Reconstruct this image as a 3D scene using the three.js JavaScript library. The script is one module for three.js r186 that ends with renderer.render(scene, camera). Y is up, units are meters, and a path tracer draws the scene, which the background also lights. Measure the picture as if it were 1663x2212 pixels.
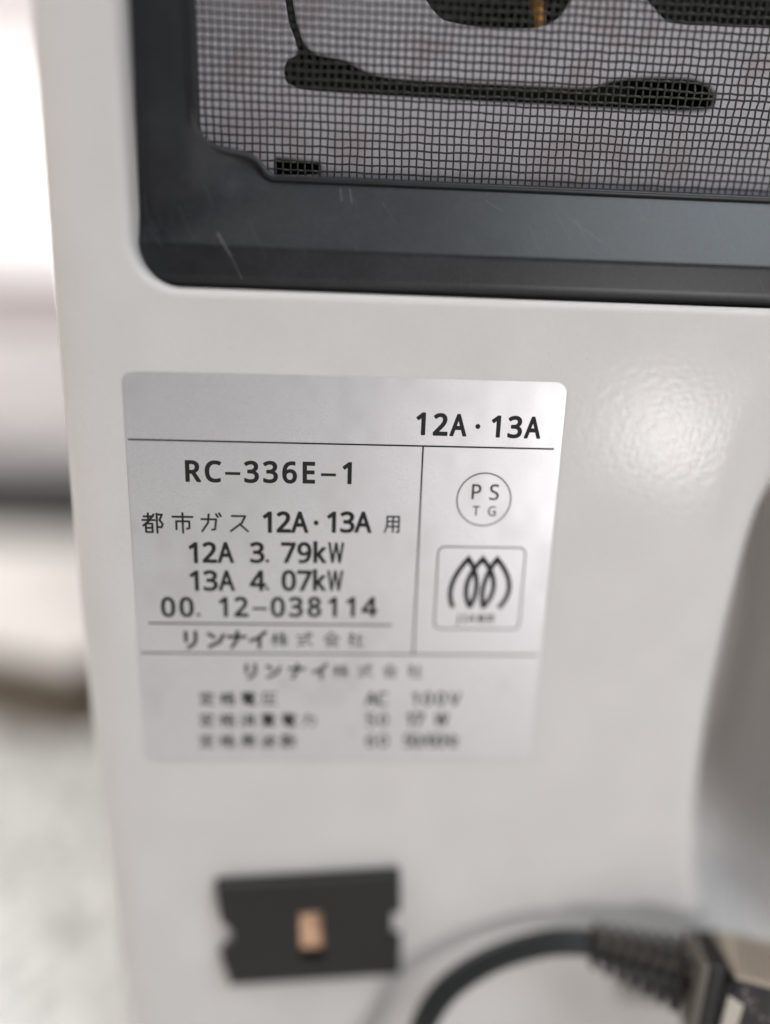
import * as THREE from 'three';
import { mergeGeometries, mergeVertices } from 'three/addons/utils/BufferGeometryUtils.js';
import { RoundedBoxGeometry } from 'three/addons/geometries/RoundedBoxGeometry.js';
import { RectAreaLightUniformsLib } from 'three/addons/lights/RectAreaLightUniformsLib.js';
import { Brush, Evaluator, SUBTRACTION, INTERSECTION } from 'three-bvh-csg';

// ---------------------------------------------------------------- camera, light, exposure
const scene = new THREE.Scene();
scene.background = new THREE.Color().setRGB(0.085, 0.08, 0.08);
const FLOOR = 195;                                   // mm from the top of the rating label down to the floor
const CAM = new THREE.Vector3(38.983, 12.348, 134.968);   // mm, from the label's top left corner
const ROT = [[0.998054, 0.032841, 0.052997], [-0.017389, 0.962921, -0.269222], [-0.059874, 0.267777, 0.961619]];
const camera = new THREE.PerspectiveCamera(2 * Math.atan(1105.5 / 1600) * 180 / Math.PI, 770 / 1024, 0.005, 30);
const m4 = new THREE.Matrix4().set(ROT[0][0], ROT[1][0], ROT[2][0], 0, ROT[0][1], ROT[1][1], ROT[2][1], 0, ROT[0][2], ROT[1][2], ROT[2][2], 0, 0, 0, 0, 1);
camera.quaternion.setFromRotationMatrix(m4);
const W = (x, y, z = 0) => new THREE.Vector3(x / 1000, (y + FLOOR) / 1000, z / 1000);   // label mm to world metres
camera.position.copy(W(CAM.x, CAM.y, CAM.z));
camera.focus = 0.1368;
camera.userData.fStop = 1.28;

const renderer = new THREE.WebGLRenderer({ antialias: true });
renderer.toneMapping = THREE.LinearToneMapping;
renderer.toneMappingExposure = 1.02;
renderer.shadowMap.enabled = true;
RectAreaLightUniformsLib.init();

// pixel of the photograph (1663 wide) to label mm, on a plane z = const or y = const
function ray(px, py) {
  const a = (px - 831.5) / 1600, b = -(py - 1105.5) / 1600, c = -1;
  return [0, 1, 2].map((i) => ROT[0][i] * a + ROT[1][i] * b + ROT[2][i] * c);
}
function pt(px, py, z = 0) { const d = ray(px, py), t = (z - CAM.z) / d[2]; return [CAM.x + t * d[0], CAM.y + t * d[1], z]; }
function ptY(px, py, y = -FLOOR) { const d = ray(px, py), t = (y - CAM.y) / d[1]; return [CAM.x + t * d[0], y, CAM.z + t * d[2]]; }

// ---------------------------------------------------------------- helpers
let seed = 7;
const rnd = () => { seed = (Math.imul(seed, 1664525) + 1013904223) >>> 0; return seed / 4294967296; };
const rr = (a, b) => a + (b - a) * rnd();
const lerp = (a, b, t) => a + (b - a) * t;
const sst = (x, a, b) => { const t = Math.min(1, Math.max(0, (x - a) / (b - a))); return t * t * (3 - 2 * t); };
function hash(i, j, s) { let h = Math.imul(i, 374761393) ^ Math.imul(j, 668265263) ^ Math.imul(s, 2147483647 - 88); h = Math.imul(h ^ (h >>> 13), 1274126177); return ((h ^ (h >>> 16)) >>> 0) / 4294967296; }
function vnoise(x, y, s = 1, per = 0) {
  const i = Math.floor(x), j = Math.floor(y), f = x - i, g = y - j, u = f * f * (3 - 2 * f), v = g * g * (3 - 2 * g);
  const q = (n) => per ? ((n % per) + per) % per : n;
  return lerp(lerp(hash(q(i), q(j), s), hash(q(i + 1), q(j), s), u), lerp(hash(q(i), q(j + 1), s), hash(q(i + 1), q(j + 1), s), u), v);
}
function dataTex(n, fn, srgb = false) {
  const d = new Uint8Array(n * n * 4);
  for (let y = 0; y < n; y++) for (let x = 0; x < n; x++) {
    const c = fn(x, y), o = (y * n + x) * 4, a = Array.isArray(c) ? c : [c, c, c];
    for (let k = 0; k < 3; k++) d[o + k] = Math.max(0, Math.min(255, Math.round(a[k] * 255)));
    d[o + 3] = 255;
  }
  const t = new THREE.DataTexture(d, n, n);
  t.wrapS = t.wrapT = THREE.RepeatWrapping; t.magFilter = THREE.LinearFilter; t.minFilter = THREE.LinearMipmapLinearFilter;
  if (srgb) t.colorSpace = THREE.SRGBColorSpace;
  t.needsUpdate = true;
  return t;
}
const rgb = (r, g, b) => new THREE.Color().setRGB(r, g, b);
const std = (o) => new THREE.MeshStandardMaterial(o);
function planarUV(g, size = 64) {                     // uv in metres-like units: one repeat every `size` mm, by the dominant axis of the normal
  if (!g.attributes.normal) g.computeVertexNormals();
  const p = g.attributes.position, n = g.attributes.normal, uv = new Float32Array(p.count * 2);
  for (let i = 0; i < p.count; i++) {
    const ax = Math.abs(n.getX(i)), ay = Math.abs(n.getY(i)), az = Math.abs(n.getZ(i));
    const a = ax > ay && ax > az ? [p.getZ(i), p.getY(i)] : ay > az ? [p.getX(i), p.getZ(i)] : [p.getX(i), p.getY(i)];
    uv[i * 2] = a[0] * 1000 / size; uv[i * 2 + 1] = a[1] * 1000 / size;
  }
  g.setAttribute('uv', new THREE.BufferAttribute(uv, 2));
  return g;
}
const MM = new THREE.Matrix4().makeTranslation(0, FLOOR / 1000, 0).multiply(new THREE.Matrix4().makeScale(0.001, 0.001, 0.001));
const toWorld = (g) => g.applyMatrix4(MM);            // geometry in label mm to world metres
function base(name, label, category, pos, group) {
  const o = new THREE.Group(); o.name = name; o.position.copy(pos); o.userData = { label, category };
  if (group) o.userData.group = group;
  scene.add(o); return o;
}
function part(name, geo, mat, parent, label) {        // geo in world metres; kept relative to the thing's base
  const w = new THREE.Vector3(); for (let q = parent; q && q !== scene; q = q.parent) w.add(q.position);
  geo.translate(-w.x, -w.y, -w.z);
  const m = new THREE.Mesh(geo, mat); m.name = name; m.castShadow = m.receiveShadow = true;
  if (label) m.userData.label = label;
  parent.add(m); return m;
}
function structure(name, geo, mat) { const m = new THREE.Mesh(geo, mat); m.name = name; m.userData.kind = 'structure'; m.castShadow = m.receiveShadow = true; scene.add(m); return m; }
function shapeOf(pts) { const s = new THREE.Shape(); pts.forEach(([x, y], i) => i ? s.lineTo(x, y) : s.moveTo(x, y)); s.closePath(); return s; }
function rrPath(x0, y0, x1, y1, r, P = THREE.Shape) {
  const s = new P(); s.moveTo(x0 + r, y0); s.lineTo(x1 - r, y0); s.absarc(x1 - r, y0 + r, r, -Math.PI / 2, 0, false); s.lineTo(x1, y1 - r); s.absarc(x1 - r, y1 - r, r, 0, Math.PI / 2, false);
  s.lineTo(x0 + r, y1); s.absarc(x0 + r, y1 - r, r, Math.PI / 2, Math.PI, false); s.lineTo(x0, y0 + r); s.absarc(x0 + r, y0 + r, r, Math.PI, Math.PI * 1.5, false); return s;
}
function prism(shape, z0, z1, bevel = 0, seg = 2, curve = 16) {
  const g = new THREE.ExtrudeGeometry(shape, { depth: z1 - z0 - 2 * bevel, bevelEnabled: bevel > 0, bevelThickness: bevel, bevelSize: bevel, bevelOffset: -bevel, bevelSegments: seg, curveSegments: curve });
  g.translate(0, 0, z0 + bevel); return g;
}
function smooth(points, n) { return new THREE.CatmullRomCurve3(points.map((p) => new THREE.Vector3(...p))).getPoints(n); }

// ---------------------------------------------------------------- textures and materials
const waves = [];                                     // orange peel of the moulded cover: many ripples of 1 to 3 mm in all directions, whole cycles per tile
for (let k = 0; k < 44; k++) { const a = rr(0, Math.PI * 2), f = rr(18, 52); waves.push([Math.round(Math.cos(a) * f), Math.round(Math.sin(a) * f), rr(0, 6.283), 24 / f]); }
const peel = dataTex(512, (x, y) => { let v = 0; for (const [kx, ky, p, w] of waves) v += w * Math.sin((kx * x + ky * y) / 512 * 6.28318 + p); return 0.5 + v * 0.07; });
const M = {};
const bodyTone = dataTex(512, (x, y) => { const a = vnoise(x / 64, y / 64, 21, 8), b = vnoise(x / 4, y / 4, 22, 128), s = hash(x, y, 23) > 0.99985 ? 0.7 : 1; return [(0.965 + 0.02 * a + 0.012 * b) * s, (0.965 + 0.02 * a + 0.012 * b) * s, (0.962 + 0.022 * a + 0.012 * b) * s]; }, true);
M.body = new THREE.MeshPhysicalMaterial({ specularIntensity: 0.16, color: rgb(0.64, 0.612, 0.597), map: bodyTone, roughness: 0.16, bumpMap: peel, bumpScale: 0.0000125 });
// black moulded plastic with rubbed, dusty scuffs and hairline scratches
const scuffCanvas = document.createElement('canvas'); scuffCanvas.width = scuffCanvas.height = 2048;
{
  const c = scuffCanvas.getContext('2d'), im = c.createImageData(2048, 2048);
  for (let y = 0; y < 2048; y++) for (let x = 0; x < 2048; x++) {
    const a = vnoise(x / 128, y / 128, 31, 16), b = vnoise(x / 32, y / 32, 32, 64), d = vnoise(x / 6, y / 6, 33), e = hash(x, y, 34);
    const v = 27 + 18 * (a * 0.6 + b * 0.4 - 0.4) + 9 * (d - 0.5) + 8 * (e - 0.5), o = (y * 2048 + x) * 4;
    im.data[o] = v - 1; im.data[o + 1] = v; im.data[o + 2] = v + 3; im.data[o + 3] = 255;
  }
  c.putImageData(im, 0, 0);
  c.lineCap = 'round';
  for (let k = 0; k < 900; k++) {
    const x = rr(0, 2048), y = rr(0, 2048), a = rr(0.6, 1.5), l = rr(8, 70);
    c.strokeStyle = `rgba(150,150,155,${rr(0.04, 0.2)})`; c.lineWidth = rr(0.6, 1.8);
    c.beginPath(); c.moveTo(x, y); c.quadraticCurveTo(x + Math.cos(a) * l * 0.5 + rr(-3, 3), y + Math.sin(a) * l * 0.5, x + Math.cos(a) * l, y + Math.sin(a) * l); c.stroke();
  }
}
{
  const c = scuffCanvas.getContext('2d');              // the scratches one can make out, where they are
  const at = (px, py, z) => { const p = pt(px, py, z); return [(((p[0] - 140) / 200 % 1) + 1) % 1 * 2048, 2048 - ((((p[1] + FLOOR) / 200) % 1 + 1) % 1) * 2048]; };
  for (const [a, b, w, o] of [[[470, 503], [500, 552], 3, 0.5], [[500, 552], [524, 603], 2, 0.4], [[735, 400], [738, 428], 4, 0.3], [[756, 402], [760, 432], 4, 0.3], [[330, 480], [345, 515], 6, 0.12], [[318, 490], [350, 530], 5, 0.14], [[305, 420], [330, 500], 5, 0.1], [[380, 440], [420, 520], 3, 0.12], [[1060, 430], [1090, 450], 5, 0.12], [[1240, 470], [1300, 520], 6, 0.08]]) {
    c.strokeStyle = `rgba(150,148,150,${o})`; c.lineWidth = w; c.beginPath(); c.moveTo(...at(...a, -6)); c.lineTo(...at(...b, -6)); c.stroke();
  }
}
const scuff = new THREE.CanvasTexture(scuffCanvas); scuff.colorSpace = THREE.SRGBColorSpace; scuff.wrapS = scuff.wrapT = THREE.RepeatWrapping;
const grain = dataTex(512, (x, y) => 0.5 * hash(x, y, 41) + 0.5 * vnoise(x / 3, y / 3, 42));
M.frame = std({ color: 0xffffff, map: scuff, roughness: 0.42, bumpMap: grain, bumpScale: 0.000006 });
M.wire = std({ color: rgb(0.02, 0.021, 0.016), roughness: 0.45 });
M.plate = std({ color: rgb(0.93, 0.91, 0.97), roughness: 0.6, map: dataTex(512, (x, y) => { const a = sst(0.5 * vnoise(x / 96 + y / 210, y / 96 - x / 190, 111) + 0.5 * vnoise(x / 30 - y / 60, y / 30 + x / 60, 112), 0.45, 0.75), b = vnoise(x / 5, y / 5, 113); return [0.98 - 0.05 * a - 0.03 * b, 0.97 - 0.085 * a - 0.03 * b, 0.97 - 0.085 * a - 0.03 * b]; }, true) });
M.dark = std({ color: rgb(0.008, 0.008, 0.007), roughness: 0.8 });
M.orange = std({ color: rgb(0.75, 0.33, 0.02), roughness: 0.4 });
M.block = std({ color: rgb(0.007, 0.007, 0.006), roughness: 0.5 });
M.brass = std({ color: rgb(1, 0.93, 0.8), roughness: 0.5, metalness: 0.1, map: dataTex(128, (x, y) => { const a = vnoise(x / 16, y / 16, 51), b = vnoise(x / 6, y / 6, 52); return [0.72 + 0.28 * a, 0.62 + 0.4 * a * b, 0.5 + 0.5 * b * a]; }, true) });
M.cord = std({ color: rgb(0.016, 0.017, 0.017), roughness: 0.33 });
M.relief = std({ color: rgb(0.014, 0.014, 0.012), roughness: 0.4, map: dataTex(256, (x, y) => { const a = vnoise(x / 20, y / 20, 53), b = hash(x, y, 54); const v = 0.75 + 0.25 * a + (b > 0.995 ? 0.25 : 0); return [v, v * 0.98, v * 0.95]; }, true) });
M.plug = std({ color: 0xffffff, roughness: 0.33, map: dataTex(512, (x, y) => { const a = vnoise(x / 40, y / 40, 55), b = vnoise(x / 9, y / 9, 56), c = hash(x, y, 57); const d = a * b > 0.55 ? (a * b - 0.55) * 1.1 : 0; const v = 0.1 + 0.05 * b + d * (0.6 + c); return [v * 1.08, v, v * 1.02]; }, true) });
M.grip = std({ color: rgb(0.3, 0.25, 0.2), roughness: 0.5 });
M.glint = std({ color: rgb(0.42, 0.39, 0.33), roughness: 0.45, metalness: 0.2 });  // painted glint on the plug end; also metal of the prongs
M.sheet = new THREE.MeshPhysicalMaterial({ color: rgb(0.5, 0.5, 0.475), roughness: 0.13 });
M.floor = std({ color: rgb(0.45, 0.43, 0.4), roughness: 0.6, map: dataTex(256, (x, y) => 0.85 + 0.15 * vnoise(x / 16, y / 16, 61, 16), true) });
M.wall = std({ color: rgb(0.88, 0.83, 0.82), roughness: 0.9, map: dataTex(256, (x, y) => 0.92 + 0.08 * vnoise(x / 8, y / 8, 62, 32), true) });

// ---------------------------------------------------------------- setting
{
  const f = new THREE.PlaneGeometry(3, 2.4); f.rotateX(-Math.PI / 2); f.translate(0, 0, 0.1); structure('floor', planarUV(f, 300), M.floor);
  const w = new THREE.BoxGeometry(3, 1.6, 0.05); w.translate(0, 0.8, -0.98); structure('wall', planarUV(w, 300), M.wall);
}

// ---------------------------------------------------------------- the heater
const heater = base('gas_fan_heater', 'white plastic gas fan heater seen from behind, with black-framed mesh grille and silver label', 'heater', new THREE.Vector3(0.14, 0, -0.075));
const OPEN = { x0: 2.6, y0: 14.2, x1: 193, y1: 113, r: 8 };
const ev = new Evaluator(); ev.useGroups = false; ev.attributes = ['position', 'normal', 'uv'];
const XL = (y) => -13.6 + 0.0000055 * Math.max(0, 20 - y) ** 2.7 * 0.55 * (y < 20 ? 1 : 0);
function bayZ(x, y) {                                 // the arched hollow for the hose, right of the label
  const cx = 141.5, cy = -52, hw = 30;
  const dx = (x - cx) / hw, dy = (y - cy) / (y > cy ? 63.5 : 105), e = y > cy ? 4.2 : 2, s = (1 - Math.pow(Math.abs(dx) ** e + Math.abs(dy) ** e, 1 / e)) * hw;   // about the mm inside the oval outline
  const w = lerp(5, 14, sst(y, -115, -10));
  const t = Math.min(1, Math.max(0, s / w));
  const round = 1 - Math.sqrt(Math.max(0, 1 - t * t));
  return s <= 0 ? 0 : -(t < 1 ? round * w * 1.1 : w * 1.1 + Math.min(52 - w, (s - w) * 6));
}
{
  const NX = 190, NA = 9, RAD = 10, XR = 300, Y0 = -188, Y1 = 200, NY = 194, DEPTH = -150;
  const rows = [];
  for (let j = 0; j <= NY; j++) {
    const y = lerp(Y0, Y1, j / NY), xl = XL(y), loop = [[xl, DEPTH]];
    for (let k = 0; k <= NA; k++) { const a = Math.PI - (k / NA) * Math.PI / 2; loop.push([xl + RAD + Math.cos(a) * RAD, -RAD + Math.sin(a) * RAD]); }
    for (let i = 1; i <= NX; i++) { const x = lerp(xl + RAD, XR, i / NX); loop.push([x, bayZ(x, y)]); }
    loop.push([XR, DEPTH]);
    rows.push(loop.map(([x, z]) => [x, y, z]));
  }
  const n = rows[0].length, pos = [], idx = [];
  rows.forEach((r) => r.forEach((p) => pos.push(...p)));
  for (let j = 0; j < NY; j++) for (let i = 0; i < n; i++) {
    const a = j * n + i, b = j * n + (i + 1) % n, c = a + n, d = b + n;
    idx.push(a, b, d, a, d, c);
  }
  for (const [j, flip] of [[0, 1], [NY, 0]]) {
    const tri = THREE.ShapeUtils.triangulateShape(rows[j].map((p) => new THREE.Vector2(p[0], p[2])), []);
    for (const t of tri) idx.push(...t.map((k) => j * n + k));
  }
  let g = new THREE.BufferGeometry(); g.setAttribute('position', new THREE.Float32BufferAttribute(pos, 3)); g.setIndex(idx);
  // orient: side walls first
  g.computeVertexNormals();
  planarUV(g, 64000);
  const body = new Brush(g); body.updateMatrixWorld();
  const hole = new Brush(prism(rrPath(OPEN.x0 - 1.5, OPEN.y0 - 1.5, OPEN.x1 + 1.5, OPEN.y1 + 1.5, OPEN.r + 1.5), -70, 20)); hole.updateMatrixWorld();
  const pk = pt(668, 2010, 0);
  const pocket = new Brush(prism(rrPath(pk[0] - 8, pk[1] - 7, pk[0] + 8, pk[1] + 7, 1), -12, 10)); pocket.updateMatrixWorld();
  let res = ev.evaluate(body, hole, SUBTRACTION);
  res = ev.evaluate(res, pocket, SUBTRACTION);
  let bg = res.geometry.clone();
  for (const k of Object.keys(bg.attributes)) if (!['position', 'normal', 'uv'].includes(k)) bg.deleteAttribute(k);
  bg.clearGroups(); if (bg.index) bg = bg.toNonIndexed();
  // rounded rim of the grille opening
  const path = rrPath(OPEN.x0, OPEN.y0, OPEN.x1, OPEN.y1, OPEN.r).getSpacedPoints(420), prof = [];
  for (let k = 0; k <= 6; k++) { const a = k / 6 * Math.PI / 2; prof.push([1.5 - Math.sin(a) * 1.5, -1.5 + Math.cos(a) * 1.5]); }
  prof.push([0, -6], [0, -18]);
  const rp = [], ri = []; path.pop();
  path.forEach((p, i) => {
    const q = path[(i + 1) % path.length], o = path[(i + path.length - 1) % path.length], t = q.clone().sub(o).normalize();
    for (const [d, z] of prof) rp.push(p.x + t.y * d, p.y - t.x * d, z);
  });
  const m = prof.length;
  for (let i = 0; i < path.length; i++) for (let k = 0; k < m - 1; k++) { const a = i * m + k, b = ((i + 1) % path.length) * m + k; ri.push(a, b, b + 1, a, b + 1, a + 1); }
  let rg = new THREE.BufferGeometry(); rg.setAttribute('position', new THREE.Float32BufferAttribute(rp, 3)); rg.setIndex(ri); rg.computeVertexNormals(); rg = rg.toNonIndexed();
  planarUV(rg, 64000);
  part('rear_cover', toWorld(mergeGeometries([bg, rg])), M.body, heater);
}
// black frame of the grille: a heightfield cut to the frame's outline
const inner = new THREE.Shape();
inner.moveTo(12.4, 100); inner.lineTo(12.4, 43.2);
inner.bezierCurveTo(12.4, 40.2, 14.2, 38.2, 17.2, 37.9); inner.lineTo(19.8, 37.6);
inner.bezierCurveTo(22.6, 37.3, 23.9, 36.0, 24.9, 33.9); inner.lineTo(180, 33.9); inner.lineTo(180, 100); inner.closePath();
{
  const ys = [], xs = [];
  for (const y of [12, 14.6, 15.0, 15.6, 17, 19, 20.8, 21.3, 21.7, 22.1, 22.6, 24, 26, 28, 30, 32, 34, 36, 38]) ys.push(y);
  for (let y = 41; y <= 116; y += 3) ys.push(y);
  for (let x = 0; x < 30; x += 1) xs.push(x); for (let x = 30; x <= 196; x += 3.32) xs.push(x);
  const zf = (x, y) => {
    let zb = y < 21.5 ? lerp(-6.4, -5.0, sst(y, 14.4, 15.6)) - 0.03 * (21.5 - y) : -5.0 - (y - 21.5) * 0.47;
    zb = Math.max(zb, -11.2);
    const e = Math.min(x - 3, 192.6 - x), zl = -6.2 - 0.8 * (1 - sst(e, 0, 1.2)) - 0.16 * Math.max(0, e);
    const strip = Math.max(y > 70 ? -11.2 : zb, Math.max(zl, -9)), edge = Math.min(x, 195.6 - x), k = 1.2, h = Math.max(k - Math.abs(zb - zl), 0) / k;
    return lerp(strip + h * h * k * 0.25, zb, sst(edge, 11, 27));
  };
  const pos = [], idx = [], nx = xs.length, ny = ys.length;
  for (const top of [1, 0]) for (const y of ys) for (const x of xs) pos.push(x, y, top ? zf(x, y) : -16);
  const id = (t, j, i) => t * nx * ny + j * nx + i;
  for (let j = 0; j < ny - 1; j++) for (let i = 0; i < nx - 1; i++) {
    idx.push(id(0, j, i), id(0, j, i + 1), id(0, j + 1, i + 1), id(0, j, i), id(0, j + 1, i + 1), id(0, j + 1, i));
    idx.push(id(1, j, i), id(1, j + 1, i + 1), id(1, j, i + 1), id(1, j, i), id(1, j + 1, i), id(1, j + 1, i + 1));
  }
  const wall = (a, b, c, d) => idx.push(a, b, c, a, c, d);
  for (let i = 0; i < nx - 1; i++) { wall(id(1, 0, i), id(1, 0, i + 1), id(0, 0, i + 1), id(0, 0, i)); wall(id(1, ny - 1, i + 1), id(1, ny - 1, i), id(0, ny - 1, i), id(0, ny - 1, i + 1)); }
  for (let j = 0; j < ny - 1; j++) { wall(id(1, j + 1, 0), id(1, j, 0), id(0, j, 0), id(0, j + 1, 0)); wall(id(1, j, nx - 1), id(1, j + 1, nx - 1), id(0, j + 1, nx - 1), id(0, j, nx - 1)); }
  const g = new THREE.BufferGeometry(); g.setAttribute('position', new THREE.Float32BufferAttribute(pos, 3)); g.setIndex(idx); g.computeVertexNormals(); planarUV(g, 1);
  const sh = rrPath(2.95, 14.65, 192.6, 112.6, 7); sh.holes.push(new THREE.Path(inner.getPoints(24)));
  const A = new Brush(g), B = new Brush(prism(sh, -15, 6, 0, 1, 24)); A.updateMatrixWorld(); B.updateMatrixWorld();
  const fg = ev.evaluate(A, B, INTERSECTION).geometry.clone();
  for (const k of Object.keys(fg.attributes)) if (!['position', 'normal', 'uv'].includes(k)) fg.deleteAttribute(k);
  fg.clearGroups();
  const fr = part('grille_frame', toWorld(fg), M.frame, heater);
  planarUV(fr.geometry, 200);
  // raised bead round the inside edge
  const ip = inner.getSpacedPoints(260).map((p) => { const e = p.x < 14 ? lerp(-7.9, -9.5, 1 - sst(p.y, 38, 44)) : p.x < 25 ? lerp(-9.5, -10.9, sst(p.x, 14, 24)) : -10.95; return new THREE.Vector3(p.x, p.y, e + 0.3); });
  part('frame_bead', planarUV(toWorld(new THREE.TubeGeometry(new THREE.CatmullRomCurve3(ip, true), 520, 0.65, 10, true)), 70), M.frame, fr);
}
// woven wire mesh
const screen = new THREE.Group(); screen.name = 'mesh_screen'; screen.position.set(0, 0, 0); heater.add(screen);
{
  const pitch = 1.36, amp = 0.17, r = 0.18, Z = -13, X0 = 11, X1 = 182, Y0 = 33, Y1 = 102;
  const crease = (x, y) => Math.exp(-(((y - 51.2) / 1.3) ** 2)) * sst(x, 92, 104);
  const shiftY = (x, y) => -(y - 51.2) * 0.55 * crease(x, y) * (y > 51.2 ? 1 : 0.35);
  const shiftX = (x, y) => -0.06 * (51 - y) * sst(x, 84, 112) * (y < 51 ? 1 : 0.5);
  const wob = (a, b, s) => (vnoise(a * 0.35, b * 0.35, s) - 0.5) * 0.22;
  const wire = (pts, name) => {
    const g = new THREE.TubeGeometry(new THREE.CatmullRomCurve3(pts), pts.length - 1, r, 5, false);
    part(name, toWorld(g), M.wire, screen);
  };
  let i = 0;
  for (let x = X0; x <= X1; x += pitch, i++) {
    const pts = []; let j = 0;
    for (let y = Y0; y <= Y1; y += pitch / 2, j++) pts.push(new THREE.Vector3(x + wob(x, y, 71) + shiftX(x, y), y + shiftY(x, y), Z + (j % 2 ? 0 : ((i + j / 2) % 2 ? amp : -amp)) + 0.3 * crease(x, y)));
    wire(pts, 'wire');
  }
  let j = 0;
  for (let y = Y0 + pitch * 0; y <= Y1; y += pitch, j++) {
    const pts = []; let k = 0;
    for (let x = X0; x <= X1; x += pitch / 2, k++) pts.push(new THREE.Vector3(x + shiftX(x, y), y + wob(x, y, 72) + shiftY(x, y), Z - (k % 2 ? 0 : ((k / 2 + j) % 2 ? amp : -amp)) + 0.3 * crease(x, y)));
    wire(pts, 'wire');
  }
}
// pale plate behind the mesh, with its slots
const onPlate = (a) => a.map(([x, y]) => { const p = pt(x, y, -22); return [p[0], p[1]]; });
{
  const sh = rrPath(4, 20, 190, 110, 4);
  const cut = (a, curve = true) => {
    const p = onPlate(a); const path = new THREE.Path();
    const q = curve ? new THREE.CatmullRomCurve3(p.map(([x, y]) => new THREE.Vector3(x, y, 0)), true, 'catmullrom', 0.35).getPoints(160) : p.map(([x, y]) => new THREE.Vector3(x, y, 0));
    if (!curve) { /* straight outline */ }
    q.forEach((v, i) => i ? path.lineTo(v.x, v.y) : path.moveTo(v.x, v.y)); path.closePath(); sh.holes.push(path);
  };
  cut([[612, 150], [620, 128], [642, 112], [637, 84], [624, 48], [616, 0], [606, -55], [620, -60], [632, 0], [640, 44], [656, 90], [682, 114], [745, 128], [795, 155], [870, 168], [1060, 178], [1270, 187], [1320, 172], [1400, 164], [1500, 168], [1538, 188], [1546, 214], [1525, 238], [1400, 238], [1000, 216], [700, 197], [640, 188], [618, 175]]);
  cut([[905, -60], [925, 5], [960, 42], [1040, 58], [1150, 60], [1200, 42], [1232, 0], [1250, -60]]);
  cut([[1400, -60], [1425, 30], [1470, 50], [1663, 58], [1900, 66], [1900, -60]]);
  cut([[592, 338], [692, 350], [692, 378], [592, 384]], false);
  const plate = part('inner_plate', planarUV(toWorld(prism(sh, -23.5, -22, 0.3, 1))), M.plate, heater);
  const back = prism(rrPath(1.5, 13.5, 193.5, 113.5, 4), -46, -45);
  part('shade_sheet', planarUV(toWorld(back)), M.dark, heater);  // added black sheet so the space behind the slots reads as shade
  const side = [];
  const a = pt(1160, -40, -27), b = pt(1162, 75, -27);
  side.push(new THREE.TubeGeometry(new THREE.CatmullRomCurve3([new THREE.Vector3(a[0], a[1], -30), new THREE.Vector3((a[0] + b[0]) / 2, (a[1] + b[1]) / 2, -27), new THREE.Vector3(b[0], b[1], -26)]), 12, 1.3, 10));
  part('lead_wire', toWorld(mergeGeometries(side)), M.orange, heater, 'orange insulated wire behind the mesh');
}
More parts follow.
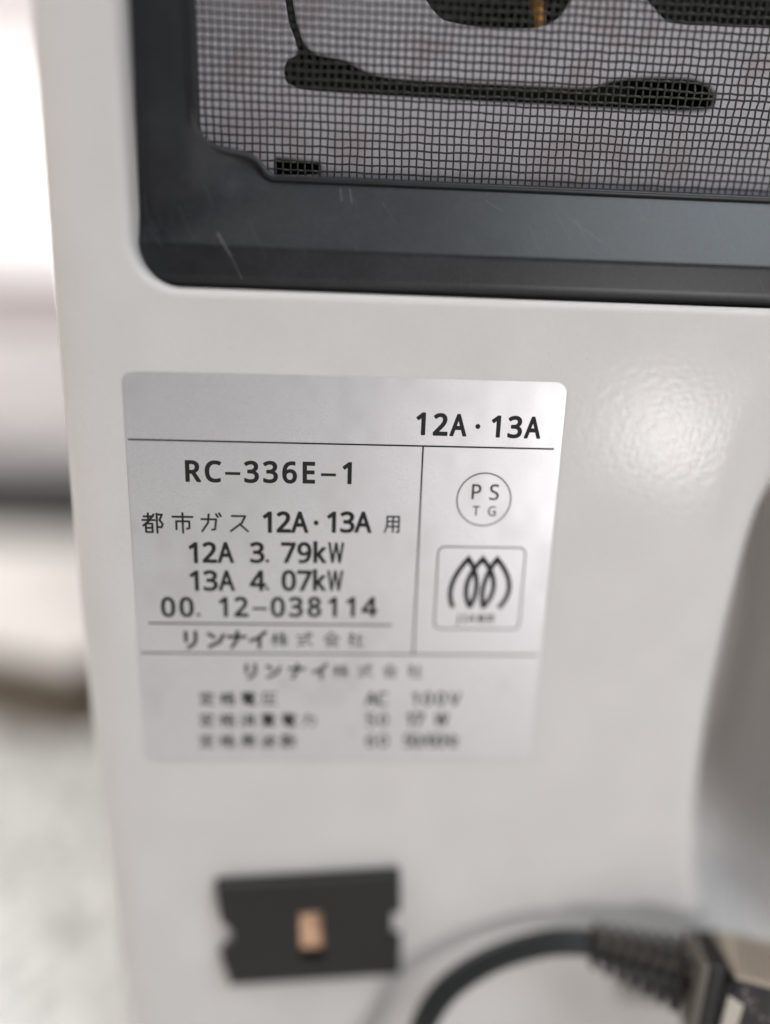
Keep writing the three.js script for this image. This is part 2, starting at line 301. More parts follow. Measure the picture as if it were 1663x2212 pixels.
// rating label
{
  const LW = 80, LH = 78.7, S = 25, cw = Math.round(LW * S), ch = Math.round(LH * S);
  const mk = () => { const c = document.createElement('canvas'); c.width = cw; c.height = ch; return c; };
  const ink = mk(), c = ink.getContext('2d');
  c.fillStyle = '#fff'; c.fillRect(0, 0, cw, ch); c.fillStyle = c.strokeStyle = '#000'; c.lineCap = 'butt'; c.lineJoin = 'miter';
  const view = (x0, y0, k) => (x, y) => { const p = pt((x0 + x / k) / 1.8088, (y0 + y / k) / 1.8088); return [p[0] * S, -p[1] * S]; };
  const A = view(400, 1400, 1.2792), B = view(1500, 1400, 1.84375), D = view(500, 2200, 0.978), F = (x, y) => { const p = pt(x, y); return [p[0] * S, -p[1] * S]; };
  function glyph(v, chr, x, y0, y1, o = {}) {           // centre x, top and bottom in that view
    const t = v(x, y0), b = v(x, y1), h = Math.abs(b[1] - t[1]), cx = (t[0] + b[0]) / 2;
    if (chr === '·') { c.beginPath(); c.arc(cx, b[1] - h * 0.47, h * 0.12, 0, 7); c.fill(); return; }
    if (chr === '-') { const w = h * 0.72; c.fillRect(cx - w / 2, b[1] - h * 0.48, w, h * 0.135); return; }
    if (chr === '.') { c.fillRect(cx - h * 0.08, b[1] - h * 0.15, h * 0.16, h * 0.15); return; }
    c.font = '200px sans-serif'; c.textAlign = 'left'; c.textBaseline = 'alphabetic';
    const m = c.measureText(chr), iw = m.actualBoundingBoxRight + m.actualBoundingBoxLeft, cap = 200 * 0.714, sy = h / cap, wid = Math.min(iw * sy, h * (o.max ?? 0.8)), sx = wid / iw;
    c.save(); c.translate(cx, b[1]); c.scale(sx, sy); c.lineWidth = (o.weight ?? 7); c.lineJoin = 'round';
    const ox = -(m.actualBoundingBoxRight - m.actualBoundingBoxLeft) / 2;
    c.fillText(chr, ox, 0); if (c.lineWidth > 0.1) c.strokeText(chr, ox, 0); c.restore();
  }
  const line = (v, text, xs, ys, o) => [...text].forEach((chr, i) => { if (chr !== ' ') { const x = xs[i], t = (x - xs[0]) / ((xs[xs.length - 1] - xs[0]) || 1); glyph(v, chr, x, lerp(ys[0], ys[2] ?? ys[0], t), lerp(ys[1], ys[3] ?? ys[1], t), o); } });
  const rule = (p, q, w) => { c.lineWidth = w * S; c.beginPath(); c.moveTo(...p); c.lineTo(...q); c.stroke(); };
  const K = {
    '都': [[8, 18, 50, 18], [28, 3, 28, 36], [2, 36, 58, 36], [54, 8, 30, 42, 4, 64], [16, 54, 46, 54, 46, 96, 16, 96, 16, 54], [16, 75, 46, 75], [68, 4, 68, 99], [68, 8, 92, 8, 80, 36, 94, 54, 88, 72, 76, 70]],
    '市': [[50, 2, 50, 20], [4, 20, 96, 20], [20, 82, 20, 42, 80, 42, 80, 76, 68, 79], [50, 20, 50, 99]],
    'ガ': [[8, 32, 76, 32, 70, 82, 56, 84], [42, 8, 38, 50, 10, 92], [76, 6, 84, 20], [90, 2, 98, 16]],
    'ス': [[16, 16, 78, 16, 62, 50, 10, 92], [52, 56, 90, 92]],
    '用': [[20, 8, 20, 60, 8, 97], [20, 8, 84, 8, 84, 95, 72, 95], [20, 36, 84, 36], [20, 64, 84, 64], [52, 8, 52, 95]],
    'リ': [[24, 8, 24, 60], [76, 6, 76, 56, 62, 82, 36, 98]],
    'ン': [[14, 18, 42, 36], [92, 24, 70, 66, 16, 92]],
    'ナ': [[4, 34, 96, 34], [54, 4, 52, 50, 24, 96]],
    'イ': [[88, 6, 50, 40, 8, 58], [56, 38, 56, 98]],
    '株': [[4, 30, 44, 30], [24, 4, 24, 98], [24, 34, 4, 70], [24, 40, 42, 62], [58, 8, 50, 30], [54, 26, 92, 26], [46, 50, 98, 50], [72, 4, 72, 98], [72, 52, 48, 86], [72, 52, 98, 86]],
    '式': [[6, 26, 94, 26], [64, 4, 70, 60, 96, 94], [80, 6, 90, 16], [14, 52, 54, 52], [34, 52, 34, 84], [8, 88, 56, 80]],
    '会': [[50, 4, 6, 44], [50, 4, 94, 44], [28, 40, 72, 40], [14, 60, 86, 60], [44, 62, 24, 92, 80, 86], [66, 74, 86, 96]],
    '社': [[24, 4, 30, 16], [6, 24, 42, 24, 8, 64], [26, 46, 26, 98], [30, 52, 44, 66], [72, 12, 72, 92], [52, 42, 94, 42], [46, 92, 98, 92]],
    '定': [[50, 2, 50, 14], [8, 30, 8, 16, 92, 16, 92, 30], [24, 38, 78, 38], [50, 38, 50, 88], [50, 62, 80, 62], [28, 54, 10, 96], [22, 78, 50, 92, 96, 94]],
    '格': [[4, 30, 44, 30], [24, 4, 24, 98], [24, 34, 4, 70], [24, 40, 42, 62], [66, 4, 48, 34], [58, 16, 88, 16, 46, 62], [56, 26, 98, 60], [56, 64, 88, 64, 88, 96, 56, 96, 56, 64]],
    '電': [[14, 8, 86, 8], [8, 36, 8, 22, 92, 22, 92, 36], [50, 8, 50, 44], [24, 32, 40, 32], [24, 42, 40, 42], [60, 32, 76, 32], [60, 42, 76, 42], [18, 54, 82, 54, 82, 82, 18, 82, 18, 54], [18, 68, 82, 68], [50, 54, 50, 96, 94, 96, 94, 86]],
    '圧': [[14, 10, 94, 10], [14, 10, 14, 60, 4, 96], [56, 30, 56, 90], [34, 54, 88, 54], [26, 92, 98, 92]],
    '消': [[8, 10, 20, 20], [4, 38, 16, 46], [6, 96, 22, 62], [66, 4, 66, 36], [44, 10, 50, 26], [90, 10, 82, 26], [42, 98, 42, 38, 92, 38, 92, 92, 82, 94], [42, 56, 92, 56], [42, 74, 92, 74]],
    '費': [[10, 10, 84, 10, 84, 22, 14, 22, 10, 36, 90, 36, 86, 44], [40, 2, 36, 44], [62, 2, 62, 44], [22, 50, 78, 50, 78, 86, 22, 86, 22, 50], [22, 62, 78, 62], [22, 74, 78, 74], [38, 88, 10, 98], [62, 88, 90, 98]],
    '力': [[10, 30, 86, 30, 80, 88, 62, 90], [44, 6, 42, 40, 12, 96]],
    '周': [[16, 96, 20, 60, 20, 8, 88, 8, 88, 94, 76, 94], [34, 24, 74, 24], [54, 12, 54, 42], [30, 42, 78, 42], [38, 56, 70, 56, 70, 80, 38, 80, 38, 56]],
    '波': [[8, 10, 20, 20], [4, 38, 16, 46], [6, 96, 22, 62], [40, 22, 94, 22, 90, 36], [40, 22, 40, 60, 30, 96], [66, 4, 66, 48], [44, 48, 86, 48, 72, 76, 46, 96], [54, 60, 94, 96]],
    '数': [[26, 2, 26, 48], [6, 22, 48, 22], [8, 6, 14, 16], [44, 6, 38, 16], [26, 24, 6, 44], [28, 26, 46, 40], [2, 62, 50, 62], [26, 48, 12, 78, 44, 96], [42, 62, 30, 86, 6, 96], [64, 4, 52, 40], [58, 26, 96, 26], [86, 26, 76, 66, 50, 96], [60, 40, 96, 96]],
    '証': [[20, 4, 30, 12], [4, 22, 44, 22], [10, 38, 38, 38], [10, 52, 38, 52], [12, 68, 36, 68, 36, 92, 12, 92, 12, 68], [52, 12, 96, 12], [74, 12, 74, 92], [74, 50, 94, 50], [56, 46, 56, 92], [46, 92, 98, 92]],
  };
  function kana(v, chr, x, y, h, w = 0.1, wide = 1) {    // centre, height in that view
    const t = v(x, y - h / 2), b = v(x, y + h / 2), H = Math.abs(b[1] - t[1]), cx = (t[0] + b[0]) / 2, cy = (t[1] + b[1]) / 2;
    c.lineWidth = H * w; c.lineCap = 'round'; c.lineJoin = 'round';
    for (const s of K[chr]) { c.beginPath(); for (let i = 0; i < s.length; i += 2) { const X = cx + (s[i] - 50) / 100 * H * wide, Y = cy + (s[i + 1] - 50) / 100 * H; i ? c.lineTo(X, Y) : c.moveTo(X, Y); } c.stroke(); }
    c.lineCap = 'butt';
  }
  // heading and rules
  line(B, '12A·13A', [265, 407, 535, 675, 805, 943, 1070], [395, 545, 425, 570], { weight: 13, max: 0.75 });
  const r1 = F(270, 948)[1], r3 = F(700, 1411)[1];
  rule([0.4 * S, r1], [78.6 * S, r1], 0.3); rule([0.4 * S, r3], [79.4 * S, r3], 0.3);
  const vx = (B(280, 700)[0] + B(238, 1500)[0]) / 2; rule([vx, r1], [vx, r3], 0.3);
  line(A, 'RC-336E-1', [454, 554, 652, 746, 841, 936, 1032, 1130, 1223], [512, 612, 522, 623], { weight: 12, max: 0.78 });
  [['都', 255], ['市', 403], ['ガ', 542], ['ス', 685]].forEach(([k, x]) => kana(A, k, x, 820, 100, 0.1, 1.02));
  line(A, '12A·13A', [825, 907, 987, 1068, 1145, 1225, 1303], [768, 866], { weight: 12, max: 0.78 });
  kana(A, '用', 1450, 826, 88, 0.1, 1.0);
  line(A, '12A 3.79kW', [455, 537, 617, 697, 775, 825, 930, 1010, 1087, 1168], [921, 1017], { weight: 12, max: 0.74 });
  line(A, '13A 4.07kW', [460, 542, 622, 700, 778, 824, 932, 1010, 1085, 1163], [1061, 1156], { weight: 12, max: 0.74 });
  line(A, '00.12-038114', [330, 422, 480, 605, 695, 787, 877, 968, 1060, 1150, 1240, 1335], [1194, 1286], { weight: 12, max: 0.74 });
  { const y = A(800, 1325)[1]; rule([A(232, 1322)[0], y], [A(1447, 1328)[0], y], 0.33); }
  [['リ', 443], ['ン', 567], ['ナ', 672], ['イ', 780]].forEach(([k, x]) => kana(A, k, x, 1402, 84, 0.2, 1.0));
  [['株', 885], ['式', 1010], ['会', 1145], ['社', 1265]].forEach(([k, x]) => kana(A, k, x, 1402, 74, 0.09, 1.05));
  [['リ', 470], ['ン', 555], ['ナ', 645], ['イ', 735]].forEach(([k, x]) => kana(D, k, x, 410, 56, 0.2, 1.0));
  [['株', 812], ['式', 905], ['会', 1000], ['社', 1095]].forEach(([k, x]) => kana(D, k, x, 410, 52, 0.09, 1.05));
  ['定格電圧', '定格消費電力', '定格周波数'].forEach((s, r) => [...s].forEach((k, i) => kana(D, k, 302 + i * (r ? 78 : 79), [515, 597, 677][r], 50, 0.12, 1.05)));
  line(D, 'AC', [928, 970], [492, 540], { weight: 10, max: 0.8 }); line(D, '100V', [1095, 1145, 1195, 1248], [492, 540], { weight: 10, max: 0.8 });
  line(D, '50', [928, 975], [572, 618], { weight: 8, max: 0.8 }); line(D, '17W', [1075, 1112, 1197], [572, 618], { weight: 16, max: 0.95 });
  line(D, '60', [928, 975], [652, 698], { weight: 8, max: 0.8 }); line(D, '50/60Hz', [1070, 1100, 1130, 1160, 1190, 1220, 1248], [652, 698], { weight: 9, max: 0.65 });
  // round safety mark
  { const q = B(718, 1015), e = B(911, 1015); c.lineWidth = 0.22 * S; c.beginPath(); c.arc(q[0], q[1], e[0] - q[0], 0, 7); c.stroke(); }
  glyph(B, 'P', 665, 905, 1012, { weight: 3, max: 0.66 }); glyph(B, 'S', 793, 908, 1016, { weight: 3, max: 0.66 });
  glyph(B, 'T', 662, 1062, 1130, { weight: 3, max: 0.72 }); glyph(B, 'G', 776, 1064, 1132, { weight: 3, max: 0.84 });
  // inspection mark: three flames in a rounded square
  {
    const l = B(383, 1500)[0], r = B(1008, 1500)[0], t = B(690, 1357)[1], b = B(690, 1945)[1], k = 1.3 * S;
    c.lineWidth = 0.24 * S; c.beginPath(); c.roundRect(l, t, r - l, b - t, k); c.stroke();
    const q = (x, y) => { const a = B(x, 1600)[0], z = B(690, y)[1]; return [a, z]; };
    const stroke = (pts, w) => { c.lineWidth = w * S; c.lineCap = 'butt'; c.lineJoin = 'miter'; c.beginPath(); pts.forEach((p, i) => { if (!i) c.moveTo(...q(...p)); else c.quadraticCurveTo(...q(p[0], p[1]), ...q(p[2], p[3])); }); c.stroke(); };
    // outlines: each flame is a pointed leaf
    c.lineWidth = 1.05 * S;
    for (const [x, o] of [[598, -1], [700, 0], [802, 1]]) {
      const leaf = o < 0 ? [[425, 1640, 508], [722, 1620, 626]] : o > 0 ? [[985, 1640, 892 - 54], [680, 1620, 776 - 50]] : [[530, 1630, 632], [870, 1630, 722]];
      for (const [cx, cy, ex] of leaf) stroke([[x, 1440], [cx, cy, ex, 1792]], 0.95);
      c.beginPath(); c.moveTo(...q(x, 1408)); c.lineTo(...q(x - 28, 1475)); c.lineTo(...q(x + 28, 1475)); c.fill();
    }
    line(B, 'JIA', [530, 580, 630], [1840, 1895], { weight: 10, max: 0.8 });
    kana(B, '証', 700, 1868, 58, 0.12); kana(B, '定', 765, 1868, 58, 0.12);
  }
  // metal film: fine grain, smudges, light scratches
  const inkData = c.getImageData(0, 0, cw, ch).data;
  const film = mk(), f = film.getContext('2d'), rough = mk(), q = rough.getContext('2d'), fi = f.createImageData(cw, ch), qi = q.createImageData(cw, ch);
  const N1 = 48;
  for (let y = 0; y < ch; y++) for (let x = 0; x < cw; x++) {
    const o = (y * cw + x) * 4, g = inkData[o] / 255, n = hash(x >> 1, y >> 1, 81), a = vnoise(x / 260, y / 260, 82), b = vnoise(x / 70, y / 90, 83), d = vnoise(x / 9, y / 5, 84);
    const sm = sst(a * 0.45 + b * 0.3 + d * 0.25, 0.45, 0.85) * 0.45;
    const v = 212 - 22 * sm + 10 * (n - 0.5) + 9 * (d - 0.5);
    fi.data[o] = lerp(8, v, g); fi.data[o + 1] = lerp(9, v - 1.5, g); fi.data[o + 2] = lerp(7, v + 1 - 2 * sm, g); fi.data[o + 3] = 255;
    qi.data[o] = 255; qi.data[o + 1] = lerp(190, 112 + 16 * sm + 14 * (n - 0.5), g); qi.data[o + 2] = lerp(0, 165, g); qi.data[o + 3] = 255;
  }
  f.putImageData(fi, 0, 0); q.putImageData(qi, 0, 0);
  for (let k = 0; k < 46; k++) {
    const x = rr(0, cw), y = rr(0, ch), a = rr(-0.4, 2.2), l = rr(60, 330);
    f.strokeStyle = `rgba(240,238,240,${rr(0.08, 0.35)})`; f.lineWidth = rr(0.8, 2); f.beginPath(); f.moveTo(x, y); f.lineTo(x + Math.cos(a) * l, y + Math.sin(a) * l); f.stroke();
  }
  const tex = new THREE.CanvasTexture(film); tex.colorSpace = THREE.SRGBColorSpace; const rt = new THREE.CanvasTexture(rough);
  const g = prism(rrPath(0, -LH, LW, 0, 2.2), 0.02, 0.2, 0.03, 1, 10), p = g.attributes.position, uv = new Float32Array(p.count * 2);
  for (let i = 0; i < p.count; i++) { uv[i * 2] = p.getX(i) / LW; uv[i * 2 + 1] = 1 + p.getY(i) / LH; }
  g.setAttribute('uv', new THREE.BufferAttribute(uv, 2));
  part('rating_label', toWorld(g), std({ map: tex, roughness: 1, roughnessMap: rt, metalness: 1, metalnessMap: rt }), heater, 'silver film rating label printed with black text and two marks');
}
// black connector block low on the cover
{
  const q = (x, y) => { const p = pt((700 + x / 1.663) / 1.8088, (3200 + y / 1.663) / 1.8088, 2.6); return [p[0], p[1]]; };
  const out = [[240, 425], [1435, 352], [1442, 595], [1384, 606], [1384, 780], [1442, 776], [1442, 1002], [330, 1072], [268, 868], [350, 835], [345, 712], [270, 655]].map((a) => q(...a));
  const sh = shapeOf(out); sh.holes.push(new THREE.Path([[752, 570], [958, 556], [972, 905], [766, 912]].map((a) => new THREE.Vector2(...q(...a)))));
  const blk = part('connector_block', planarUV(toWorld(prism(sh, 0.05, 3.4, 1.0, 4))), M.block, heater, 'black plastic connector block with a small window');
  const c0 = q(860, 715), g = new RoundedBoxGeometry(8, 11, 2, 2, 0.4); g.rotateX(-0.12); g.translate(c0[0], c0[1] - 0.2, 0.5);
  part('contact_strip', planarUV(toWorld(g), 6), M.brass, blk, 'brown metal contact seen through the window');
}
for (const [x, z] of [[10, -25], [10, -130], [280, -25], [280, -130]]) { const f = new THREE.CylinderGeometry(8, 9, 8, 20); f.translate(x, -191.2, z); part('foot', toWorld(f), M.block, heater); }

// ---------------------------------------------------------------- mains cord with plug
const cordBase = new THREE.Vector3(0.06, 0, 0.06);
const cord = base('power_cord', 'black power cord with ribbed strain relief and worn plug, looping behind the heater', 'power cord', cordBase);
{
  const P = (x, y, z) => pt(x, y, z);
  const pts = smooth([[84, -172, -6], [80, -178, 14], [66, -188, 26], [52, -187, 25], [47, -174, 18], P(893, 2290, 13), P(915, 2211, 11), P(962, 2140, 9), P(1035, 2085, 7.5), P(1120, 2050, 7), P(1200, 2034, 7), P(1290, 2036, 7.5)], 120);
  const prof = []; for (const s of [1, -1]) for (let k = 0; k <= 12; k++) { const a = (s > 0 ? -1.15 : Math.PI - 1.15) + k / 12 * 2.3; prof.push([Math.cos(a) * 1.45 + s * 1.25, Math.sin(a) * 1.45]); }
  const pos = [], idx = [], m = prof.length;
  pts.forEach((p, i) => {
    const t = (pts[i + 1] || p).clone().sub(pts[i - 1] || p).normalize(), out = new THREE.Vector3(0, 0.25, 1).normalize();
    const u = new THREE.Vector3().crossVectors(t, out).normalize(), v = new THREE.Vector3().crossVectors(u, t).normalize();
    const wide = u.clone().multiplyScalar(0.9).add(v.clone().multiplyScalar(0.43)).normalize(), thin = new THREE.Vector3().crossVectors(t, wide).normalize();
    for (const [a, b] of prof) pos.push(p.x + wide.x * a + thin.x * b, p.y + wide.y * a + thin.y * b, p.z + wide.z * a + thin.z * b);
  });
  for (let i = 0; i < pts.length - 1; i++) for (let k = 0; k < m; k++) { const a = i * m + k, b = i * m + (k + 1) % m; idx.push(a, b, b + m, a, b + m, a + m); }
  const g = new THREE.BufferGeometry(); g.setAttribute('position', new THREE.Float32BufferAttribute(pos, 3)); g.setIndex(idx); g.computeVertexNormals();
  part('cable', toWorld(g), M.cord, cord);
  // plug axis: along +x, dipping a little
  const O = P(1275, 2034, 7.5), axis = new THREE.Vector3(1, -0.1, 0.26).normalize(), up = new THREE.Vector3(0.1, 1, -0.22); const zz = new THREE.Vector3().crossVectors(axis, up).normalize(); up.crossVectors(zz, axis);
  const FR = new THREE.Matrix4().makeBasis(axis, up, zz).setPosition(O[0], O[1], O[2]);
  const put = (g) => toWorld(g.applyMatrix4(FR));
  M.core = std({ color: rgb(0.11, 0.095, 0.08), roughness: 0.6 });
  const rel = part('strain_relief', planarUV(put((() => {
    const s = []; const n = 24; for (let i = 0; i <= n; i++) { const t = i / n; s.push(new THREE.Vector2(lerp(2.4, 3.4, t), t * 22)); }
    const g = new THREE.LatheGeometry(s, 24); g.rotateZ(-Math.PI / 2); g.scale(1, 1, 0.75); g.translate(0, 0.9, 0); return g;
  })()), 20), M.core, cord);
  for (let k = 0; k < 7; k++) {
    const t = k / 7, h = lerp(8.2, 14.2, t), g = new RoundedBoxGeometry(1.65, h, lerp(5, 7, t), 2, 0.45); g.translate(1.2 + k * 2.85, -0.3 - t * 1.6, 0);
    part('rib', planarUV(put(g), 20), M.relief, rel);
  }
  { const g = new RoundedBoxGeometry(21, 1.3, 6.6, 2, 0.3); g.rotateZ(-0.06); g.translate(11, -2.0, 0); part('spine', planarUV(put(g), 20), M.relief, rel); }
  const fl = new RoundedBoxGeometry(1.6, 15, 14, 2, 0.5); fl.translate(21.6, -2.2, 0); part('flange', planarUV(put(fl), 20), M.core, cord);
  const col = new RoundedBoxGeometry(3.4, 20, 13, 3, 0.8); col.translate(24, -4.2, 0); part('collar', planarUV(put(col), 40), M.block, cord);
  // plug body with a slanted near end
  const sh = shapeOf([[0, 0], [2, 2.2], [40, 2.2], [40, -22], [2, -22], [0, -19]]);
  const body = prism(sh, -13, 7, 1.4, 2); body.translate(25.6, 1.2, 0); const pl = part('plug_body', planarUV(put(body), 40), M.plug, cord);
  const chf = new THREE.BufferGeometry();
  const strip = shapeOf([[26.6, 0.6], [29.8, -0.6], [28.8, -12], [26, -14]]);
  const sg = prism(strip, 6.6, 7.5, 0.35, 2); part('end_glint', planarUV(put(sg), 20), M.glint, pl, 'pale strip painted as a lamp glint on the plug end');  // pale colour paints the lamp glint on the slanted plug end
  const gp = new RoundedBoxGeometry(37, 1.2, 17, 2, 0.4); gp.translate(46.5, 3.4, -3); part('grip_pad', planarUV(put(gp), 20), M.grip, pl, 'tan ribbed grip on the plug');
  for (let k = 0; k < 22; k++) { const g = new RoundedBoxGeometry(0.75, 0.9, 16.4, 2, 0.25); g.rotateY(-0.25); g.translate(31.2 + k * 1.5, 4.2, -3); part('grip_rib', planarUV(put(g), 20), M.grip, pl); }
  for (const s of [-1, 1]) { const g = new THREE.BoxGeometry(17, 6.3, 1.5); g.translate(77, -9, s * 6.3 - 3); part('prong', put(g), M.glint, cord); }
}

// ---------------------------------------------------------------- what lies and stands behind the heater
{
  // crumpled bubble sheet on the floor
  const x0 = -330, x1 = -16, z0 = -235, z1 = 120, st = 1.6, nx = Math.round((x1 - x0) / st), nz = Math.round((z1 - z0) / st), pos = [], idx = [];
  const H = (x, z) => {
    const px = 11, row = Math.round(z / (px * 0.866)); let h = 0;
    for (let r = row - 1; r <= row + 1; r++) { const off = (r & 1) * px / 2, k = Math.round((x - off) / px); for (let q = k - 1; q <= k + 1; q++) { const cx = q * px + off + (hash(q, r, 91) - 0.5) * 3, cz = r * px * 0.866 + (hash(q, r, 92) - 0.5) * 3, d = Math.hypot(x - cx, z - cz) / 5.2, a = 0.4 + hash(q, r, 93); if (d < 1) h = Math.max(h, Math.sqrt(1 - d * d) * 3.2 * a); } }
    return 1 + h + 5 * vnoise(x / 40, z / 40, 94) + 5 * Math.abs(vnoise(x / 17, z / 17, 95) - 0.5) * 2;
  };
  for (let j = 0; j <= nz; j++) for (let i = 0; i <= nx; i++) { const x = x0 + i * st, z = z0 + j * st; pos.push(x / 1000, H(x, z) / 1000, z / 1000); }
  for (let j = 0; j < nz; j++) for (let i = 0; i < nx; i++) { const a = j * (nx + 1) + i, b = a + 1, c = a + nx + 1, d = c + 1; idx.push(a, c, b, b, c, d); }
  const g = new THREE.BufferGeometry(); g.setAttribute('position', new THREE.Float32BufferAttribute(pos, 3)); g.setIndex(idx); g.computeVertexNormals();
  const t = base('bubble_wrap_sheet', 'crumpled whitish bubble wrap sheet spread on the floor beside the heater', 'bubble wrap', new THREE.Vector3(-0.17, 0, -0.06));
  part('film', g, M.sheet, t);
}
function slabBox(name, label, cat, corner, dirDeg, len, depth, y0, y1, sideMat, topMat, topName) {
  const t = base(name, label, cat, new THREE.Vector3(corner[0] / 1000, y0 / 1000, corner[1] / 1000));
  t.rotation.y = dirDeg * Math.PI / 180;
  const h = (y1 - y0) / 1000, lid = 0.004;
  const a = new RoundedBoxGeometry(len / 1000, h - lid, depth / 1000, 2, 0.002); a.translate(-len / 2000, (h - lid) / 2, -depth / 2000);
  const m = new THREE.Mesh(planarUV(a, 120), sideMat); m.name = 'case'; t.add(m);
  const b = new RoundedBoxGeometry((len + 4) / 1000, lid, (depth + 4) / 1000, 2, 0.0015); b.translate(-len / 2000, h - lid / 2 + 0.0002, -depth / 2000);
  const n = new THREE.Mesh(planarUV(b, 120), topMat); n.name = topName; t.add(n);
  m.castShadow = m.receiveShadow = n.castShadow = n.receiveShadow = true;
  return t;
}
const mott = (s) => dataTex(256, (x, y) => 0.82 + 0.12 * vnoise(x / 32, y / 32, s, 8) + 0.06 * vnoise(x / 5, y / 5, s + 1), true);
{
  const brown = std({ color: rgb(0.19, 0.15, 0.11), roughness: 0.8, map: mott(101) }), white = std({ color: rgb(0.7, 0.67, 0.63), roughness: 0.6, map: mott(103) });
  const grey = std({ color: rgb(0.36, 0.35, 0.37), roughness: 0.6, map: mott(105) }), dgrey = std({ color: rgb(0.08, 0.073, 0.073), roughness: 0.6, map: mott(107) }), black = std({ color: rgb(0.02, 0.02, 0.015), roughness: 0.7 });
  const A = ptY(0, 1560, -188), B = ptY(175, 1600, -188), ang = Math.atan2(-(B[2] - A[2]), B[0] - A[0]) * 180 / Math.PI;
  slabBox('cardboard_box', 'low brown box with white top lying on the bubble wrap', 'box', [B[0], B[2]], ang, 260, 60, 3, 47, brown, white, 'lid');
  const g = slabBox('grey_case', 'grey case with a pale lid behind the low brown box', 'case', [-40, -285], -4, 420, 100, 0, 35, grey, white, 'lid');
  { const b = new RoundedBoxGeometry(0.034, 0.016, 0.006, 2, 0.002); b.translate(-0.098, 0.019, 0.001); const m = new THREE.Mesh(b, dgrey); m.name = 'latch'; g.add(m); }
  const d = slabBox('dark_grey_case', 'dark grey case with a painted black shadow line, standing by the wall', 'case', [-60, -470], -3, 460, 90, 0, 70, dgrey, dgrey, 'lid');
  { const b = new THREE.BoxGeometry(0.46, 0.012, 0.004); b.translate(-0.23, 0.022, 0.003); const m = new THREE.Mesh(b, black); m.name = 'shadow_line'; d.add(m); }  // black strip stands in for the shadow under the case
}
{
  // bright window in the wall, seen past the heater's edge
  const c = pt(-190, 318, -905), win = base('window', 'bright white window in the pale wall behind the heater', 'window', W(c[0], c[1] - 135, -950));
  const wx = win.position.x, wy = win.position.y, w = 0.42, h = 0.262;
  const frameMat = std({ color: rgb(0.62, 0.52, 0.52), roughness: 0.6 });
  const paneMat = std({ color: rgb(0.2, 0.2, 0.2), roughness: 0.3, emissive: rgb(1, 0.985, 0.97), emissiveIntensity: 1.3 });
  const pane = new THREE.BoxGeometry(w, h, 0.006); pane.translate(wx, wy + h / 2, -0.946);
  part('pane', pane, paneMat, win);
  for (const s of [-1, 1]) { const g = new RoundedBoxGeometry(0.022, h + 0.05, 0.02, 2, 0.004); g.translate(wx + s * (w / 2 + 0.011), wy + h / 2, -0.943); part('frame', g, frameMat, win); }
  for (const s of [0, 1]) { const g = new RoundedBoxGeometry(w, 0.022, 0.02, 2, 0.004); g.translate(wx, wy + (s ? h + 0.011 : -0.011), -0.943); part('frame', g, frameMat, win); }
  const l = new THREE.RectAreaLight(rgb(1, 0.97, 0.95), 5, w, h); l.position.set(wx, wy + h / 2, -0.94); l.lookAt(wx, wy + h / 2, 0); scene.add(l);
  const s0 = pt(0, 610, -900), rail = base('wall_rail', 'dull pink rail along the wall under the bright window', 'rail', W(-200, s0[1], -948));
  const rg = new RoundedBoxGeometry(1.4, 0.045, 0.02, 2, 0.004); rg.translate(rail.position.x, rail.position.y, -0.943); part('rail_board', rg, std({ color: rgb(0.72, 0.56, 0.57), roughness: 0.7 }), rail);
  const a = pt(-300, 955, -800), b = pt(135, 862, -800), e = pt(420, 800, -800), rod = base('grey_hose', 'thin grey hose sagging in front of the pale wall', 'hose', W(b[0], b[1], -800));
  const tg = new THREE.TubeGeometry(new THREE.CatmullRomCurve3([a, b, e].map((p) => new THREE.Vector3(...p))), 40, 5, 10); part('hose', toWorld(tg), std({ color: rgb(0.3, 0.3, 0.3), roughness: 0.5 }), rod);
}

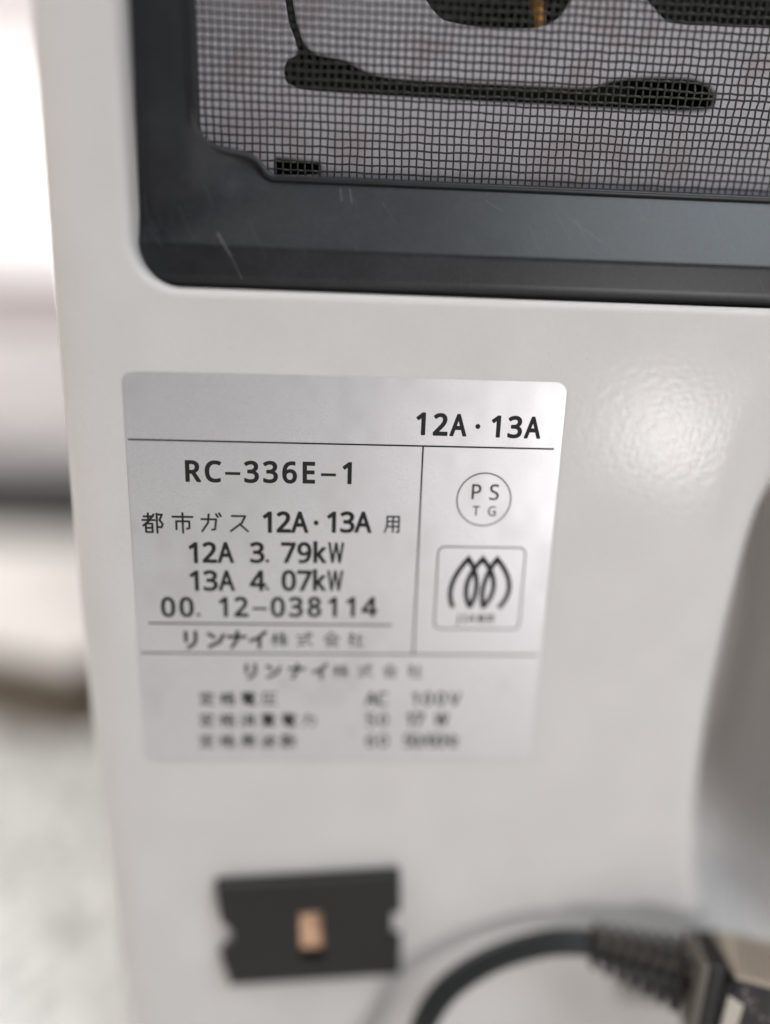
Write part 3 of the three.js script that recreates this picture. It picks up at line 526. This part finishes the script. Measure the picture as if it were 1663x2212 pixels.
// ---------------------------------------------------------------- lamps outside the picture: reflections and shadows on the heater, plus an added fill at the back
{
  const lx = 0.303, ly = 0.112, lz = 0.45, lr = 0.03;
  const lamp = base('desk_lamp', 'round white globe lamp standing on the floor in front of the heater', 'lamp', new THREE.Vector3(lx, 0, lz));
  const b = new THREE.SphereGeometry(lr, 32, 20); b.translate(lx, ly, lz); part('globe', b, std({ color: rgb(0.9, 0.9, 0.9), emissive: rgb(1, 0.98, 0.96), emissiveIntensity: 4 }), lamp);
  const s = new THREE.CylinderGeometry(0.02, 0.045, ly - lr + 0.008, 24); s.translate(lx, (ly - lr + 0.008) / 2, lz); part('lamp_base', s, M.block, lamp);
  const p = new THREE.PointLight(rgb(1, 0.965, 0.965), 0.29); p.position.set(lx, ly, lz); p.castShadow = true; p.shadow.radius = lr / 0.02; scene.add(p);
  const ceil = base('ceiling_light', 'long white ceiling light above the room, out of view', 'lamp', new THREE.Vector3(1.2, 1.9, 1.1));
  const d = new RoundedBoxGeometry(1.2, 0.04, 0.7, 2, 0.01); d.translate(1.2, 1.9, 1.1); part('diffuser', d, std({ color: rgb(0.8, 0.8, 0.8), emissive: rgb(0.92, 0.97, 1), emissiveIntensity: 3 }), ceil);
  const r = new THREE.RectAreaLight(rgb(0.84, 0.93, 1), 11.5, 1.2, 0.7); r.position.set(1.2, 1.875, 1.1); r.lookAt(1.2, 0, 1.1); scene.add(r);
  const c2 = base('ceiling_light_001', 'added square fill light over the cases behind the heater, out of view', 'lamp', new THREE.Vector3(-0.7, 1.3, 0.02));  // made-up fill light, brightens the wall and cases at the back
  const d2 = new RoundedBoxGeometry(0.8, 0.04, 0.8, 2, 0.01); d2.translate(-0.7, 1.3, 0.02); part('diffuser', d2, std({ color: rgb(0.8, 0.8, 0.8), emissive: rgb(1, 0.98, 0.96), emissiveIntensity: 3 }), c2);
  const r2 = new THREE.RectAreaLight(rgb(1, 0.965, 0.95), 9.5, 0.8, 0.8); r2.position.set(-0.7, 1.275, 0.02); r2.lookAt(-0.7, 0, 0.02); scene.add(r2);
}
renderer.render(scene, camera);
